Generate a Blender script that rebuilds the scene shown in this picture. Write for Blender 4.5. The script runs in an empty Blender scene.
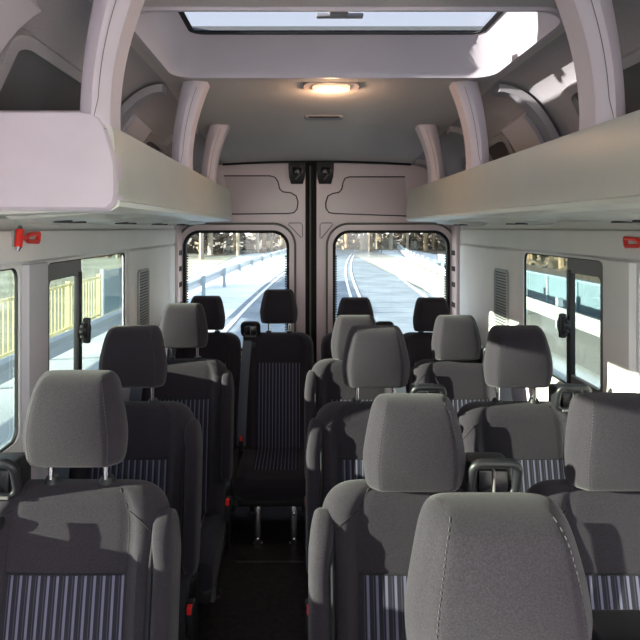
import bpy, bmesh, math, random
from mathutils import Vector, Matrix
random.seed(7)
S = bpy.context.scene
C = S.collection
PI = math.pi
EYE = 2.5          # eye height above the road; geometry below is written relative to the eye
XC = 0.125         # van centreline
# ------------------------------------------------------------------ materials
def mat(name, col, rough=0.6, metal=0.0, spec=0.4, noise=0.0, nscale=60, bump=0.0, bscale=300, emit=None, estr=0, sheen=0.0, col2=None):
    m = bpy.data.materials.new(name); m.use_nodes = True
    nt = m.node_tree; b = nt.nodes['Principled BSDF']
    b.inputs['Base Color'].default_value = (*col, 1)
    b.inputs['Roughness'].default_value = rough
    b.inputs['Metallic'].default_value = metal
    b.inputs['Specular IOR Level'].default_value = spec
    if sheen:
        b.inputs['Sheen Weight'].default_value = sheen
        b.inputs['Sheen Roughness'].default_value = 0.5
    tc = nt.nodes.new('ShaderNodeTexCoord')
    if noise or col2:
        n = nt.nodes.new('ShaderNodeTexNoise'); n.inputs['Scale'].default_value = nscale
        n.inputs['Detail'].default_value = 4
        nt.links.new(tc.outputs['Object'], n.inputs['Vector'])
        r = nt.nodes.new('ShaderNodeValToRGB')
        r.color_ramp.elements[0].position = 0.3; r.color_ramp.elements[1].position = 0.7
        a = col; c2 = col2 or col
        r.color_ramp.elements[0].color = (*[x*(1-noise) for x in a], 1)
        r.color_ramp.elements[1].color = (*[min(1, x*(1+noise)) for x in c2], 1)
        nt.links.new(n.outputs['Fac'], r.inputs['Fac'])
        nt.links.new(r.outputs['Color'], b.inputs['Base Color'])
    if bump:
        n2 = nt.nodes.new('ShaderNodeTexNoise'); n2.inputs['Scale'].default_value = bscale
        nt.links.new(tc.outputs['Object'], n2.inputs['Vector'])
        bp = nt.nodes.new('ShaderNodeBump'); bp.inputs['Strength'].default_value = bump
        bp.inputs['Distance'].default_value = 0.002
        nt.links.new(n2.outputs['Fac'], bp.inputs['Height'])
        nt.links.new(bp.outputs['Normal'], b.inputs['Normal'])
    if emit:
        b.inputs['Emission Color'].default_value = (*emit, 1)
        b.inputs['Emission Strength'].default_value = estr
    return m

def glass_mat(name, tint, refl):
    m = bpy.data.materials.new(name); m.use_nodes = True
    nt = m.node_tree; nt.nodes.clear()
    o = nt.nodes.new('ShaderNodeOutputMaterial')
    t = nt.nodes.new('ShaderNodeBsdfTransparent'); t.inputs['Color'].default_value = (*tint, 1)
    g = nt.nodes.new('ShaderNodeBsdfGlossy'); g.inputs['Roughness'].default_value = 0.02
    mx = nt.nodes.new('ShaderNodeMixShader'); mx.inputs['Fac'].default_value = refl
    nt.links.new(t.outputs[0], mx.inputs[1]); nt.links.new(g.outputs[0], mx.inputs[2])
    nt.links.new(mx.outputs[0], o.inputs[0])
    return m

def stripe_mat():
    m = mat('striped_fabric', (0.03, 0.03, 0.04), 0.9, spec=0.2, bump=0.3, bscale=900)
    nt = m.node_tree; b = nt.nodes['Principled BSDF']
    tc = nt.nodes.new('ShaderNodeTexCoord'); sp = nt.nodes.new('ShaderNodeSeparateXYZ')
    nt.links.new(tc.outputs['Object'], sp.inputs[0])
    d = nt.nodes.new('ShaderNodeMath'); d.operation = 'MULTIPLY'; d.inputs[1].default_value = 1/0.0205
    f = nt.nodes.new('ShaderNodeMath'); f.operation = 'FRACT'
    a = nt.nodes.new('ShaderNodeMath'); a.operation = 'ADD'; a.inputs[1].default_value = 50.25
    nt.links.new(sp.outputs['X'], d.inputs[0]); nt.links.new(d.outputs[0], a.inputs[0]); nt.links.new(a.outputs[0], f.inputs[0])
    r = nt.nodes.new('ShaderNodeValToRGB'); r.color_ramp.interpolation = 'LINEAR'
    e = r.color_ramp.elements
    dk = (0.020, 0.019, 0.027, 1); lt = (0.12, 0.118, 0.175, 1); md = (0.05, 0.048, 0.075, 1)
    e[0].position = 0; e[0].color = dk
    e[1].position = 1; e[1].color = dk
    for p, c in ((0.14, dk), (0.17, md), (0.22, md), (0.25, dk), (0.42, dk), (0.46, lt), (0.70, lt), (0.74, dk)):
        k = e.new(p); k.color = c
    nt.links.new(f.outputs[0], r.inputs['Fac']); nt.links.new(r.outputs['Color'], b.inputs['Base Color'])
    return m

M = dict(
 fabric = mat('charcoal_fabric', (0.026, 0.022, 0.029), 0.95, spec=0.12, noise=0.30, nscale=420, bump=0.5, bscale=900, sheen=0.13),
 fabric2 = mat('side_fabric', (0.023, 0.021, 0.027), 0.95, spec=0.15, noise=0.22, nscale=420, bump=0.4, bscale=900, sheen=0.1),
 stripe = stripe_mat(),
 seam = mat('seam_thread', (0.012, 0.012, 0.015), 0.9),
 stitch = mat('stitch_thread', (0.060, 0.055, 0.062), 0.9),
 black = mat('black_plastic', (0.012, 0.012, 0.014), 0.45, bump=0.2, bscale=500),
 guide = mat('dark_grey_plastic', (0.012, 0.012, 0.015), 0.42),
 blackgloss = mat('black_trim', (0.008, 0.008, 0.010), 0.25),
 rubber = mat('black_rubber', (0.006, 0.006, 0.007), 0.7),
 belt = mat('seat_belt_webbing', (0.070, 0.080, 0.105), 0.5, noise=0.2, nscale=300),
 chrome = mat('chrome', (0.75, 0.75, 0.77), 0.18, metal=1),
 red = mat('red_plastic', (0.75, 0.03, 0.02), 0.35),
 redbtn = mat('red_button', (0.80, 0.02, 0.02), 0.4),
 lilac = mat('pale_lilac_plastic', (0.60, 0.535, 0.60), 0.5, noise=0.04, nscale=8, bump=0.15, bscale=700),
 wall = mat('wall_plastic', (0.74, 0.72, 0.715), 0.55, noise=0.03, nscale=5, bump=0.1, bscale=700),
 rack = mat('rack_plastic', (0.52, 0.52, 0.48), 0.38, noise=0.03, nscale=6),
 head = mat('headliner_fabric', (0.52, 0.48, 0.475), 0.95, spec=0.1, noise=0.08, nscale=200, bump=0.3, bscale=600),
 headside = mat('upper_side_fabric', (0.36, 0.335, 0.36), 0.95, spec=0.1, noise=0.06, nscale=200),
 well = mat('skylight_surround_plastic', (0.52, 0.47, 0.52), 0.5),
 darkpanel = mat('dark_tinted_panel', (0.085, 0.08, 0.09), 0.4, noise=0.15, nscale=4),
 metal = mat('pinkish_painted_metal', (0.68, 0.56, 0.575), 0.28, spec=0.6, noise=0.03, nscale=4),
 bead = mat('grey_green_seal', (0.16, 0.16, 0.14), 0.5),
 floor = mat('black_ribbed_floor', (0.028, 0.022, 0.026), 0.7, noise=0.4, nscale=40, bump=0.3, bscale=200),
 glass = glass_mat('side_window_glass', (0.52, 0.57, 0.57), 0.06),
 rglass = glass_mat('rear_window_glass', (0.86, 0.90, 0.92), 0.04),
 skyglass = glass_mat('skylight_glass', (0.42, 0.44, 0.48), 0.05),
 lamp = mat('lamp_housing', (0.55, 0.45, 0.42), 0.4),
 bulb = mat('lamp_lens_glow', (1, 0.8, 0.6), 0.4, emit=(1.0, 0.55, 0.28), estr=5),
 grille = mat('grey_grille', (0.30, 0.31, 0.31), 0.5),
 grilled = mat('dark_grille', (0.05, 0.05, 0.055), 0.6),
 winframe = mat('window_frame_grey', (0.13, 0.12, 0.12), 0.5),
 label = mat('grey_label', (0.22, 0.22, 0.25), 0.6),
 labelink = mat('label_ink', (0.03, 0.03, 0.04), 0.7),
 snow = mat('snow', (0.40, 0.44, 0.47), 0.9, spec=0.1, noise=0.08, nscale=0.25, col2=(0.52, 0.55, 0.57)),
 grass = mat('winter_grass', (0.25, 0.25, 0.19), 0.95, spec=0.05, noise=0.1, nscale=0.5, col2=(0.34, 0.34, 0.27)),
 road = mat('asphalt', (0.085, 0.11, 0.135), 0.75, spec=0.3, noise=0.08, nscale=0.8, col2=(0.13, 0.16, 0.19)),
 paint = mat('road_paint', (0.5, 0.5, 0.5), 0.7),
 rail = mat('galvanised_rail', (0.42, 0.46, 0.50), 0.5, metal=0.2),
 railw = mat('pale_barrier_beam', (0.20, 0.21, 0.22), 0.7),
 post = mat('blue_grey_post', (0.20, 0.26, 0.30), 0.6),
 barrier = mat('blue_grey_barrier', (0.09, 0.14, 0.17), 0.5, noise=0.08, nscale=1.2),
 yellow = mat('yellow_fence_paint', (0.66, 0.58, 0.30), 0.5),
 cyanp = mat('pale_blue_panel', (0.16, 0.24, 0.28), 0.4),
 bark = mat('pine_bark', (0.10, 0.07, 0.04), 0.9, noise=0.3, nscale=2, col2=(0.20, 0.145, 0.085)),
 pale_bark = mat('pale_birch_bark', (0.24, 0.21, 0.16), 0.9, noise=0.15, nscale=2),
 needles = mat('pine_needles', (0.06, 0.075, 0.05), 0.9, noise=0.3, nscale=2),
 brush = mat('brown_underbrush', (0.085, 0.068, 0.048), 0.95, noise=0.3, nscale=3),
)
# ------------------------------------------------------------------ object helpers
def empty(name, loc=(0, 0, 0), rz=0):
    o = bpy.data.objects.new(name, None); C.objects.link(o)
    o.empty_display_size = 0.05
    o.location = loc; o.rotation_euler = (0, 0, rz)
    return o
def tag(o, label=None, cat=None, group=None, kind=None):
    if label: o['label'] = label
    if cat: o['category'] = cat
    if group: o['group'] = group
    if kind: o['kind'] = kind
    return o
def build(name, bm, m, parent=None, smooth=True, world=False, angle=40):
    """world=True: vertices are in world coordinates although parent has a location (no rotation)."""
    me = bpy.data.meshes.new(name)
    bmesh.ops.recalc_face_normals(bm, faces=bm.faces)
    if parent is None and len(bm.verts):
        xs = [v.co.x for v in bm.verts]; ys = [v.co.y for v in bm.verts]; zs = [v.co.z for v in bm.verts]
        off = Vector(((min(xs)+max(xs))/2, (min(ys)+max(ys))/2, min(zs)))
        for v in bm.verts: v.co -= off
    else: off = Vector((0, 0, 0))
    if world and parent is not None:
        p = parent; L = Vector((0, 0, 0))
        while p: L += Vector(p.location); p = p.parent
        for v in bm.verts: v.co -= L
    bm.to_mesh(me); bm.free()
    if smooth:
        for p in me.polygons: p.use_smooth = True
        me.set_sharp_from_angle(angle=math.radians(angle))
    me.materials.append(m)
    o = bpy.data.objects.new(name, me); C.objects.link(o)
    if parent is not None: o.parent = parent
    else: o.location = off
    return o
def B(): return bmesh.new()
def add_box(bm, x0, x1, y0, y1, z0, z1, bev=0.0, seg=2):
    t = bmesh.new()
    bmesh.ops.create_cube(t, size=1)
    for v in t.verts:
        v.co = Vector(((x0+x1)/2+v.co.x*(x1-x0), (y0+y1)/2+v.co.y*(y1-y0), (z0+z1)/2+v.co.z*(z1-z0)))
    if bev > 0:
        bmesh.ops.bevel(t, geom=list(t.edges), offset=bev, segments=seg, affect='EDGES', profile=0.5)
    merge(bm, t); return bm
def merge(bm, t, mx=None):
    if mx is not None: t.transform(mx)
    mp = {}
    for v in t.verts: mp[v] = bm.verts.new(v.co)
    for f in t.faces:
        try: bm.faces.new([mp[v] for v in f.verts])
        except ValueError: pass
    t.free()
def box(*a, **k): return add_box(B(), *a, **k)
def add_tube(bm, pts, r, n=8, closed=False, taper=None):
    pts = [Vector(p) for p in pts]; N = len(pts); rings = []
    up = None
    for i, p in enumerate(pts):
        a = pts[(i-1) % N] if (closed or i > 0) else p
        b = pts[(i+1) % N] if (closed or i < N-1) else p
        t = (b-a).normalized()
        if up is None:
            up = Vector((0, 0, 1)) if abs(t.z) < 0.9 else Vector((1, 0, 0))
        s = t.cross(up)
        if s.length < 1e-6: s = t.orthogonal()
        s.normalize(); u2 = s.cross(t).normalized(); up = u2
        rr = r if taper is None else r*(1+(taper-1)*i/(N-1))
        rings.append([bm.verts.new(p+(s*math.cos(2*PI*k/n)+u2*math.sin(2*PI*k/n))*rr) for k in range(n)])
    for i in range(N if closed else N-1):
        A = rings[i]; D = rings[(i+1) % N]
        for k in range(n): bm.faces.new((A[k], A[(k+1) % n], D[(k+1) % n], D[k]))
    if not closed:
        bm.faces.new(rings[0][::-1]); bm.faces.new(rings[-1])
    return bm
def tube(*a, **k): return add_tube(B(), *a, **k)
def loft(rings, cap=True, bm=None):
    bm = bm or B(); R = [[bm.verts.new(p) for p in r] for r in rings]; n = len(R[0])
    for i in range(len(R)-1):
        for k in range(n): bm.faces.new((R[i][k], R[i][(k+1) % n], R[i+1][(k+1) % n], R[i+1][k]))
    if cap: bm.faces.new(R[0][::-1]); bm.faces.new(R[-1])
    return bm
def prism(poly, y0, y1, bev=0.0, bm=None):
    """poly in (x,z) extruded along y"""
    t = B()
    a = [t.verts.new((x, y0, z)) for x, z in poly]; b = [t.verts.new((x, y1, z)) for x, z in poly]
    n = len(poly)
    t.faces.new(a); t.faces.new(b[::-1])
    for k in range(n): t.faces.new((a[k], b[k], b[(k+1) % n], a[(k+1) % n]))
    if bev: bmesh.ops.bevel(t, geom=list(t.edges), offset=bev, segments=2, affect='EDGES')
    if bm is None: return t
    merge(bm, t); return bm
def sheet(fn, us, vs, bm=None):
    bm = bm or B()
    g = [[bm.verts.new(fn(u, v)) for u in us] for v in vs]
    for j in range(len(vs)-1):
        for i in range(len(us)-1): bm.faces.new((g[j][i], g[j][i+1], g[j+1][i+1], g[j+1][i]))
    return bm
def lin(a, b, n): return [a+(b-a)*i/(n-1) for i in range(n)]
# rounded rect by ray from its centre
def rr_ray(ang, hw, hh, r):
    dx, dy = math.cos(ang), math.sin(ang)
    lo, hi = 0, (hw+hh)*2
    for _ in range(40):
        m = (lo+hi)/2; x, y = abs(dx*m), abs(dy*m)
        qx, qy = x-(hw-r), y-(hh-r)
        d = math.hypot(max(qx, 0), max(qy, 0))+min(max(qx, qy), 0)-r
        if d > 0: hi = m
        else: lo = m
    return dx*lo, dy*lo
def angles(rects):
    A = set()
    for (hw, hh, r) in rects:
        for sx in (1, -1):
            for sy in (1, -1):
                if r < 1e-4: A.add(round(math.atan2(sy*hh, sx*hw), 5))
                else:
                    for k in range(9):
                        t = k/8*PI/2
                        A.add(round(math.atan2(sy*(hh-r+r*math.sin(t)), sx*(hw-r+r*math.cos(t))), 5))
    return sorted(A)
def ring_plate(f, outer, inner, ro, ri, th, bm=None):
    """plate with a rounded hole. rects (u0,u1,v0,v1); f(u,v,w) -> point; w in 0..th"""
    bm = bm or B()
    iu, iv = (inner[0]+inner[1])/2, (inner[2]+inner[3])/2
    ihw, ihh = (inner[1]-inner[0])/2, (inner[3]-inner[2])/2
    def outer_pt(a):
        dx, dy = math.cos(a), math.sin(a); ts = []
        if dx > 1e-9: ts.append((outer[1]-iu)/dx)
        if dx < -1e-9: ts.append((outer[0]-iu)/dx)
        if dy > 1e-9: ts.append((outer[3]-iv)/dy)
        if dy < -1e-9: ts.append((outer[2]-iv)/dy)
        t = min(ts); return (iu+dx*t, iv+dy*t)
    if ro > 0:
        ou, ov = (outer[0]+outer[1])/2, (outer[2]+outer[3])/2
        A = angles([(ihw, ihh, ri), ((outer[1]-outer[0])/2, (outer[3]-outer[2])/2, ro)])
        op = []
        for a in A:
            x, y = rr_ray(a, (outer[1]-outer[0])/2, (outer[3]-outer[2])/2, ro); op.append((ou+x, ov+y))
    else:
        A = set(angles([(ihw, ihh, ri)]))
        for uu in outer[:2]:
            for vv in outer[2:]: A.add(round(math.atan2(vv-iv, uu-iu), 5))
        A = sorted(A); op = [outer_pt(a) for a in A]
    ip = []
    for a in A:
        x, y = rr_ray(a, ihw, ihh, ri); ip.append((iu+x, iv+y))
    n = len(A)
    L = [[bm.verts.new(f(p[0], p[1], w)) for p in pts] for pts, w in ((op, 0), (ip, 0), (ip, th), (op, th))]
    for q in range(4):
        P, Q = L[q], L[(q+1) % 4]
        for k in range(n): bm.faces.new((P[k], P[(k+1) % n], Q[(k+1) % n], Q[k]))
    return bm
def rr_path(u0, u1, v0, v1, r, n=6):
    P = []
    for cx, cy, a0 in ((u1-r, v1-r, 0), (u0+r, v1-r, 90), (u0+r, v0+r, 180), (u1-r, v0+r, 270)):
        for k in range(n+1):
            a = math.radians(a0+90*k/n); P.append((cx+r*math.cos(a), cy+r*math.sin(a)))
    return P

# ------------------------------------------------------------------ van shell
Y_DOOR = 4.10; Y_FRONT = -1.0
HW = 0.98
XL, XR = XC-HW, XC+HW
def zc(y):
    if y < 2.3: return 0.60
    if y < 3.0: return 0.60-0.05*(y-2.3)/0.7
    return 0.55-0.082*(y-3.0)/1.1
def floor_z(y): return -1.70-0.026*(y-1.35)
# floor
fb = B(); sheet(lambda u, v: Vector((u, v, floor_z(v))), lin(XL-0.04, XR+0.04, 3), lin(Y_FRONT, Y_DOOR+0.08, 8), fb)
r = bmesh.ops.extrude_face_region(fb, geom=list(fb.faces))
for v in r['geom']:
    if isinstance(v, bmesh.types.BMVert): v.co.z -= 0.06
tag(build('floor', fb, M['floor']), 'black van floor with ribbed rubber covering', kind='structure')
fs = B()
for y in (2.02, 3.0):
    sheet(lambda u, v: Vector((u, v, floor_z(v)+0.006)), lin(-0.33, 0.02, 2), [y, y+0.018], fs)
tag(build('trim_1', fs, mat('floor_strip_metal', (0.10, 0.09, 0.09), 0.4, metal=0.5)), kind='structure')

# ceiling: strips around the skylight hole, then lip and well
SKY = (-0.475, 0.730, 1.55, 2.22)     # x0,x1,y0,y1 of the lip
FLAT = 0.66
def ceil_pt(x, y, dz=0): return Vector((x, y, zc(y)-0.02*((x-XC)/FLAT)**2+dz))
cb = B()
def ceil_patch(x0, x1, y0, y1, nx=10, ny=8): sheet(lambda u, v: ceil_pt(u, v), lin(x0, x1, nx), lin(y0, y1, ny), cb)
ceil_patch(XC-FLAT, XC+FLAT, Y_FRONT, 1.45, 14, 4)
ceil_patch(XC-FLAT, XC+FLAT, 2.30, Y_DOOR+0.02, 14, 14)
ring_plate(lambda u, v, w: ceil_pt(u, v, w), (XC-FLAT, XC+FLAT, 1.45, 2.30), SKY, 0, 0.10, 0.012, cb)
tag(build('ceiling', cb, M['head'], angle=60), 'grey headliner of the van roof', kind='structure')
# skylight
sk = empty('skylight', (XC, 1.88, 0.60)); tag(sk, 'wide roof skylight with lilac plastic surround and black-edged tinted glass', 'skylight')
GL = (-0.385, 0.655, 1.60, 2.085)
wb = B()
SKYo = (SKY[0]-0.03, SKY[1]+0.03, SKY[2]-0.03, SKY[3]+0.03)
A = angles([((SKY[1]-SKY[0])/2, (SKY[3]-SKY[2])/2, 0.10)])
def rr_ring(rect, r, z, zfun=None):
    cx, cy = (rect[0]+rect[1])/2, (rect[2]+rect[3])/2
    out = []
    for a in A:
        x, y = rr_ray(a, (rect[1]-rect[0])/2, (rect[3]-rect[2])/2, r); out.append(Vector((cx+x, cy+y, z if zfun is None else zfun(cx+x, cy+y)+z)))
    return out
loft([rr_ring((SKY[0]-0.022, SKY[1]+0.022, SKY[2]-0.022, SKY[3]+0.022), 0.11, -0.001, lambda x, y: ceil_pt(x, y).z),
      rr_ring((SKY[0]-0.018, SKY[1]+0.018, SKY[2]-0.018, SKY[3]+0.018), 0.11, -0.010, lambda x, y: ceil_pt(x, y).z),
      rr_ring((SKY[0]-0.004, SKY[1]+0.004, SKY[2]-0.004, SKY[3]+0.004), 0.10, -0.010, lambda x, y: ceil_pt(x, y).z),
      rr_ring((SKY[0]+0.008, SKY[1]-0.008, SKY[2]+0.004, SKY[3]-0.006), 0.10, 0.605),
      rr_ring((GL[0]-0.02, GL[1]+0.02, GL[2]-0.005, GL[3]+0.01), 0.06, 0.690),
      rr_ring((GL[0]-0.005, GL[1]+0.005, GL[2], GL[3]), 0.05, 0.700),
      rr_ring((GL[0]-0.10, GL[1]+0.10, GL[2]-0.06, GL[3]+0.06), 0.06, 0.705)], cap=False, bm=wb)
build('surround', wb, M['well'], sk, world=True)
build('gasket', ring_plate(lambda u, v, w: Vector((u, v, 0.698+w)), (GL[0]-0.01, GL[1]+0.01, GL[2]-0.01, GL[3]+0.01), (GL[0]+0.012, GL[1]-0.012, GL[2]+0.012, GL[3]-0.010), 0.04, 0.03, 0.004), M['rubber'], sk, world=True)
pb = box(GL[0]-0.03, GL[1]+0.03, GL[2]-0.03, GL[3]+0.03, 0.707, 0.712)
build('glass_pane', pb, M['skyglass'], sk, world=True)
hb = B()
add_box(hb, 0.055, 0.205, 1.835, 1.86, 0.672, 0.684, 0.004)
add_box(hb, 0.095, 0.155, 1.80, 1.84, 0.674, 0.690, 0.004)
hd = build('latch_handle', hb, M['label'], sk, world=True)
hb = B(); add_box(hb, 0.10, 0.15, 1.83, 1.834, 0.676, 0.688); build('latch_post', hb, M['black'], hd, world=True)
# small label on the sunlit right wall of the surround
lb = B()
c0 = Vector((0.712, 1.90, 0.645)); ux = Vector((0, 1, 0)); uz = Vector((-0.35, 0, 1)).normalized(); nn = Vector((-1, 0, -0.35)).normalized()
for (a, b_, mm) in ((0.05, 0.014, 0.002),):
    t = B(); bmesh.ops.create_cube(t, size=1)
    for v in t.verts: v.co = c0+ux*v.co.x*a*2+uz*v.co.y*b_*2+nn*(v.co.z*mm*2)
    merge(lb, t)
build('sticker', lb, M['label'], sk, world=True)

# upper side shell
def shell_pt(s, a, y, off=0.0):
    """s=-1 left, +1 right; a 0 (roof edge) .. pi/2 (wall top); off inwards"""
    ztop = zc(y)-0.02
    ax, az = 0.32, ztop-0.0
    nx, nz = math.sin(a)/ax, math.cos(a)/az; l = math.hypot(nx, nz)
    return Vector((XC+s*(FLAT+ax*math.sin(a)-off*nx/l), y, 0.0+az*math.cos(a)-off*nz/l))
WIN = {-1: [(-0.85, 0.12), (0.30, 1.77), (1.96, 2.86)], 1: [(-0.85, 0.12), (0.35, 1.88), (2.10, 2.85)]}
ZW0, ZW1 = -0.65, -0.12
for s, nm in ((-1, 'left'), (1, 'right')):
    wb = B()
    sheet(lambda u, v: shell_pt(s, u, v), lin(0, PI/2, 16), lin(Y_FRONT, Y_DOOR+0.02, 30), wb)
    X = XC+s*HW
    f = lambda u, v, w: Vector((X+s*w, u, v+0.0))
    # header slightly slanted: use plates
    edges = [Y_FRONT]
    cells = []
    ys = Y_FRONT
    for i, (a, b_) in enumerate(WIN[s]):
        nxt = WIN[s][i+1][0] if i+1 < len(WIN[s]) else None
        ye = (b_+nxt)/2 if nxt else b_+0.10
        ring_plate(f, (ys, ye, -1.80, 0.0), (a, b_, ZW0, ZW1), 0, 0.035, 0.014, wb)
        ys = ye
    add_box(wb, min(X, X+s*0.05), max(X, X+s*0.05), ys, Y_DOOR+0.02, -1.80, 0.0)
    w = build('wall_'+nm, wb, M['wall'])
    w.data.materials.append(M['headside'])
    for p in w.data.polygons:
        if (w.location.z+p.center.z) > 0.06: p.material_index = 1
    tag(w, 'pale grey %s side wall trim of the van' % nm, kind='structure')
    # padded header strip above windows
    hb = loft([[Vector((X-s*0.0, y, -0.005)), Vector((X-s*0.030, y, -0.010)), Vector((X-s*0.034, y, -0.03)), Vector((X-s*0.030, y, -0.100)), Vector((X-s*0.0, y, -0.112))] for y in (Y_FRONT, 1.5, 1.504, Y_DOOR-0.3, Y_DOOR-0.25)])
    tag(build('trim_%d' % (2 if s < 0 else 3), hb, M['wall']), kind='structure')
    # pillar covers
    for k, (a, b_) in enumerate(((WIN[s][1][1], WIN[s][2][0]),)):
        pbm = loft([[Vector((X-s*d, y, z)) for y, d in ((a+0.012, -0.002), (a+0.028, 0.016), ((a+b_)/2, 0.022), (b_-0.028, 0.016), (b_-0.012, -0.002))] for z in (-1.1, -0.8, -0.40, -0.115)])
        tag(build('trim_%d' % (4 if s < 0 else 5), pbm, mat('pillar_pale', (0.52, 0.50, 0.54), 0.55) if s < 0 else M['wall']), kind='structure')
    # rear corner cover (curving towards the door)
    pbm = loft([[Vector((X-s*d, y, z)) for y, d in ((2.90, -0.002), (2.93, 0.012), (3.25, 0.020), (3.7, 0.012), (3.93, 0.012), (3.95, -0.002))] for z in (-1.6, -0.9, -0.5, -0.118)])
    tag(build('trim_%d' % (6 if s < 0 else 7), pbm, M['wall']), kind='structure')
    # exposed metal body pillar beside the rear door
    mb = B(); add_box(mb, min(X-s*0.03, X+s*0.02), max(X-s*0.03, X+s*0.02), 3.955, Y_DOOR, -1.78, 0.02, 0.006)
    mo = build('trim_%d' % (8 if s < 0 else 9), mb, M['metal']); tag(mo, kind='structure')
    sb = B()
    for zz in (-0.16, -0.27, -0.38, -0.52, -0.66, -0.80):
        add_box(sb, min(X-s*0.034, X-s*0.028), max(X-s*0.034, X-s*0.028), 3.98, 4.06, zz-0.030, zz+0.004, 0.002)
    o = build('trim_%d_slot' % (8 if s < 0 else 9), sb, M['rubber'], None); o.name = 'trim_%d' % (10 if s < 0 else 11); tag(o, kind='structure')
    # wall lower ledge
    lb = B(); add_box(lb, min(X-s*0.02, X), max(X-s*0.02, X), Y_FRONT, 3.95, -1.74, -0.70, 0.01)
    tag(build('baseboard_'+nm, lb, M['lilac']), kind='structure')

# side windows
def side_window(n, s, a, b_, slider=None):
    X = XC+s*HW
    root = empty('window_%d' % n, (X, (a+b_)/2, ZW0)); tag(root, kind='structure')
    f = lambda u, v, w: Vector((X+s*(0.006+w), u, v))
    build('window_frame', ring_plate(f, (a-0.004, b_+0.004, ZW0-0.004, ZW1+0.004), (a+0.005, b_-0.005, ZW0+0.006, ZW1-0.005), 0.036, 0.032, 0.008), M['rubber'], root, world=True)
    g = box(min(X+s*.016, X+s*.020), max(X+s*.016, X+s*.020), a-0.01, b_+0.01, ZW0-0.01, ZW1+0.01)
    build('window_pane', g, M['glass'], root, world=True)
    if slider:
        y0, y1 = slider                     # small sliding pane between y0 (front) and y1 (divider)
        f2 = lambda u, v, w: Vector((X+s*(0.0+w), u, v))
        fr = build('sliding_frame', ring_plate(f2, (y0+0.004, y1, ZW0+0.01, ZW1-0.004), (y0+0.02, y1-0.022, ZW0+0.05, ZW1-0.062), 0.012, 0.02, 0.02), M['winframe'], root, world=True)
        dv = box(min(X-s*.004, X+s*.02), max(X-s*.004, X+s*.02), y1-0.030, y1+0.002, ZW0+0.01, ZW1-0.05, bev=0.003)
        build('divider_bar', dv, M['black'], root, world=True)
        kb = B(); zk = -0.40
        bmesh.ops.create_cone(kb, cap_ends=True, segments=20, radius1=0.036, radius2=0.030, depth=0.03,
            matrix=Matrix.Translation((X-s*0.018, y1-0.012, zk)) @ Matrix.Rotation(PI/2, 4, 'Y'))
        for q in range(10):
            an = 2*PI*q/10
            add_box(kb, X-0.008-s*0.02, X+0.008-s*0.02, y1-0.012+0.034*math.cos(an)-0.006, y1-0.012+0.034*math.cos(an)+0.006, zk+0.034*math.sin(an)-0.006, zk+0.034*math.sin(an)+0.006, 0.002)
        add_box(kb, min(X-s*.012, X-s*.04), max(X-s*.012, X-s*.04), y1-0.022, y1-0.002, zk-0.05, zk+0.05, 0.006)
        build('window_latch', kb, M['black'], root, world=True)
    return root
wn = 1
for s in (-1, 1):
    for i, (a, b_) in enumerate(WIN[s]):
        side_window(wn, s, a, b_, (a, 2.27 if s < 0 else 2.38) if i == 2 else None); wn += 1

# air grilles on the rear corner covers
for s, lab in ((-1, 'narrow vertical air grille on the left wall beside the rear door'), (1, 'narrow vertical air grille on the right wall beside the rear door')):
    X = XC+s*(HW-0.017); root = empty('air_grille', (X, 3.09, -0.52)); tag(root, lab, 'air grille')
    f = lambda u, v, w: Vector((X-s*w, u, v))
    y0, y1 = (3.0, 3.20)
    build('frame', ring_plate(f, (y0, y1, -0.54, -0.22), (y0+0.012, y1-0.012, -0.528, -0.232), 0.03, 0.02, 0.010), M['grille'], root, world=True)
    build('back_panel', box(min(X, X-s*.003), max(X, X-s*.003), y0+0.01, y1-0.01, -0.53, -0.23), M['grilled'], root, world=True)
    sl = B()
    for k in range(20):
        z = -0.524+k*0.0152; add_box(sl, min(X-s*.002, X-s*.008), max(X-s*.002, X-s*.008), y0+0.012, y1-0.012, z, z+0.007)
    build('louvres', sl, M['grille'], root, smooth=False, world=True)

# upper side dark panels, frames, pads and ribs
tn = 20
def shell_patch(s, a0, a1, y0, y1, off, na=8, ny=8, th=0.012):
    """curved slab that follows the upper shell"""
    bm = B()
    us = lin(a0, a1, na); vs = lin(y0, y1, ny)
    g1 = [[bm.verts.new(shell_pt(s, u, v, off)) for u in us] for v in vs]
    g0 = [[bm.verts.new(shell_pt(s, u, v, max(off-th, 0))) for u in us] for v in vs]
    for j in range(ny-1):
        for i in range(na-1): bm.faces.new((g1[j][i], g1[j][i+1], g1[j+1][i+1], g1[j+1][i]))
    loop1 = [g1[0][i] for i in range(na)]+[g1[j][na-1] for j in range(1, ny)]+[g1[ny-1][i] for i in range(na-2, -1, -1)]+[g1[j][0] for j in range(ny-2, 0, -1)]
    loop0 = [g0[0][i] for i in range(na)]+[g0[j][na-1] for j in range(1, ny)]+[g0[ny-1][i] for i in range(na-2, -1, -1)]+[g0[j][0] for j in range(ny-2, 0, -1)]
    n = len(loop1)
    for k in range(n): bm.faces.new((loop1[k], loop0[k], loop0[(k+1) % n], loop1[(k+1) % n]))
    return bm
def shell_frame(s, a0, a1, y0, y1, off, th, wa, wy, r):
    return ring_plate(lambda u, v, w: shell_pt(s, u, v, off-w), (a0-wa, a1+wa, y0-wy, y1+wy), (a0, a1, y0, y1), 0.08, r, th)
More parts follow.
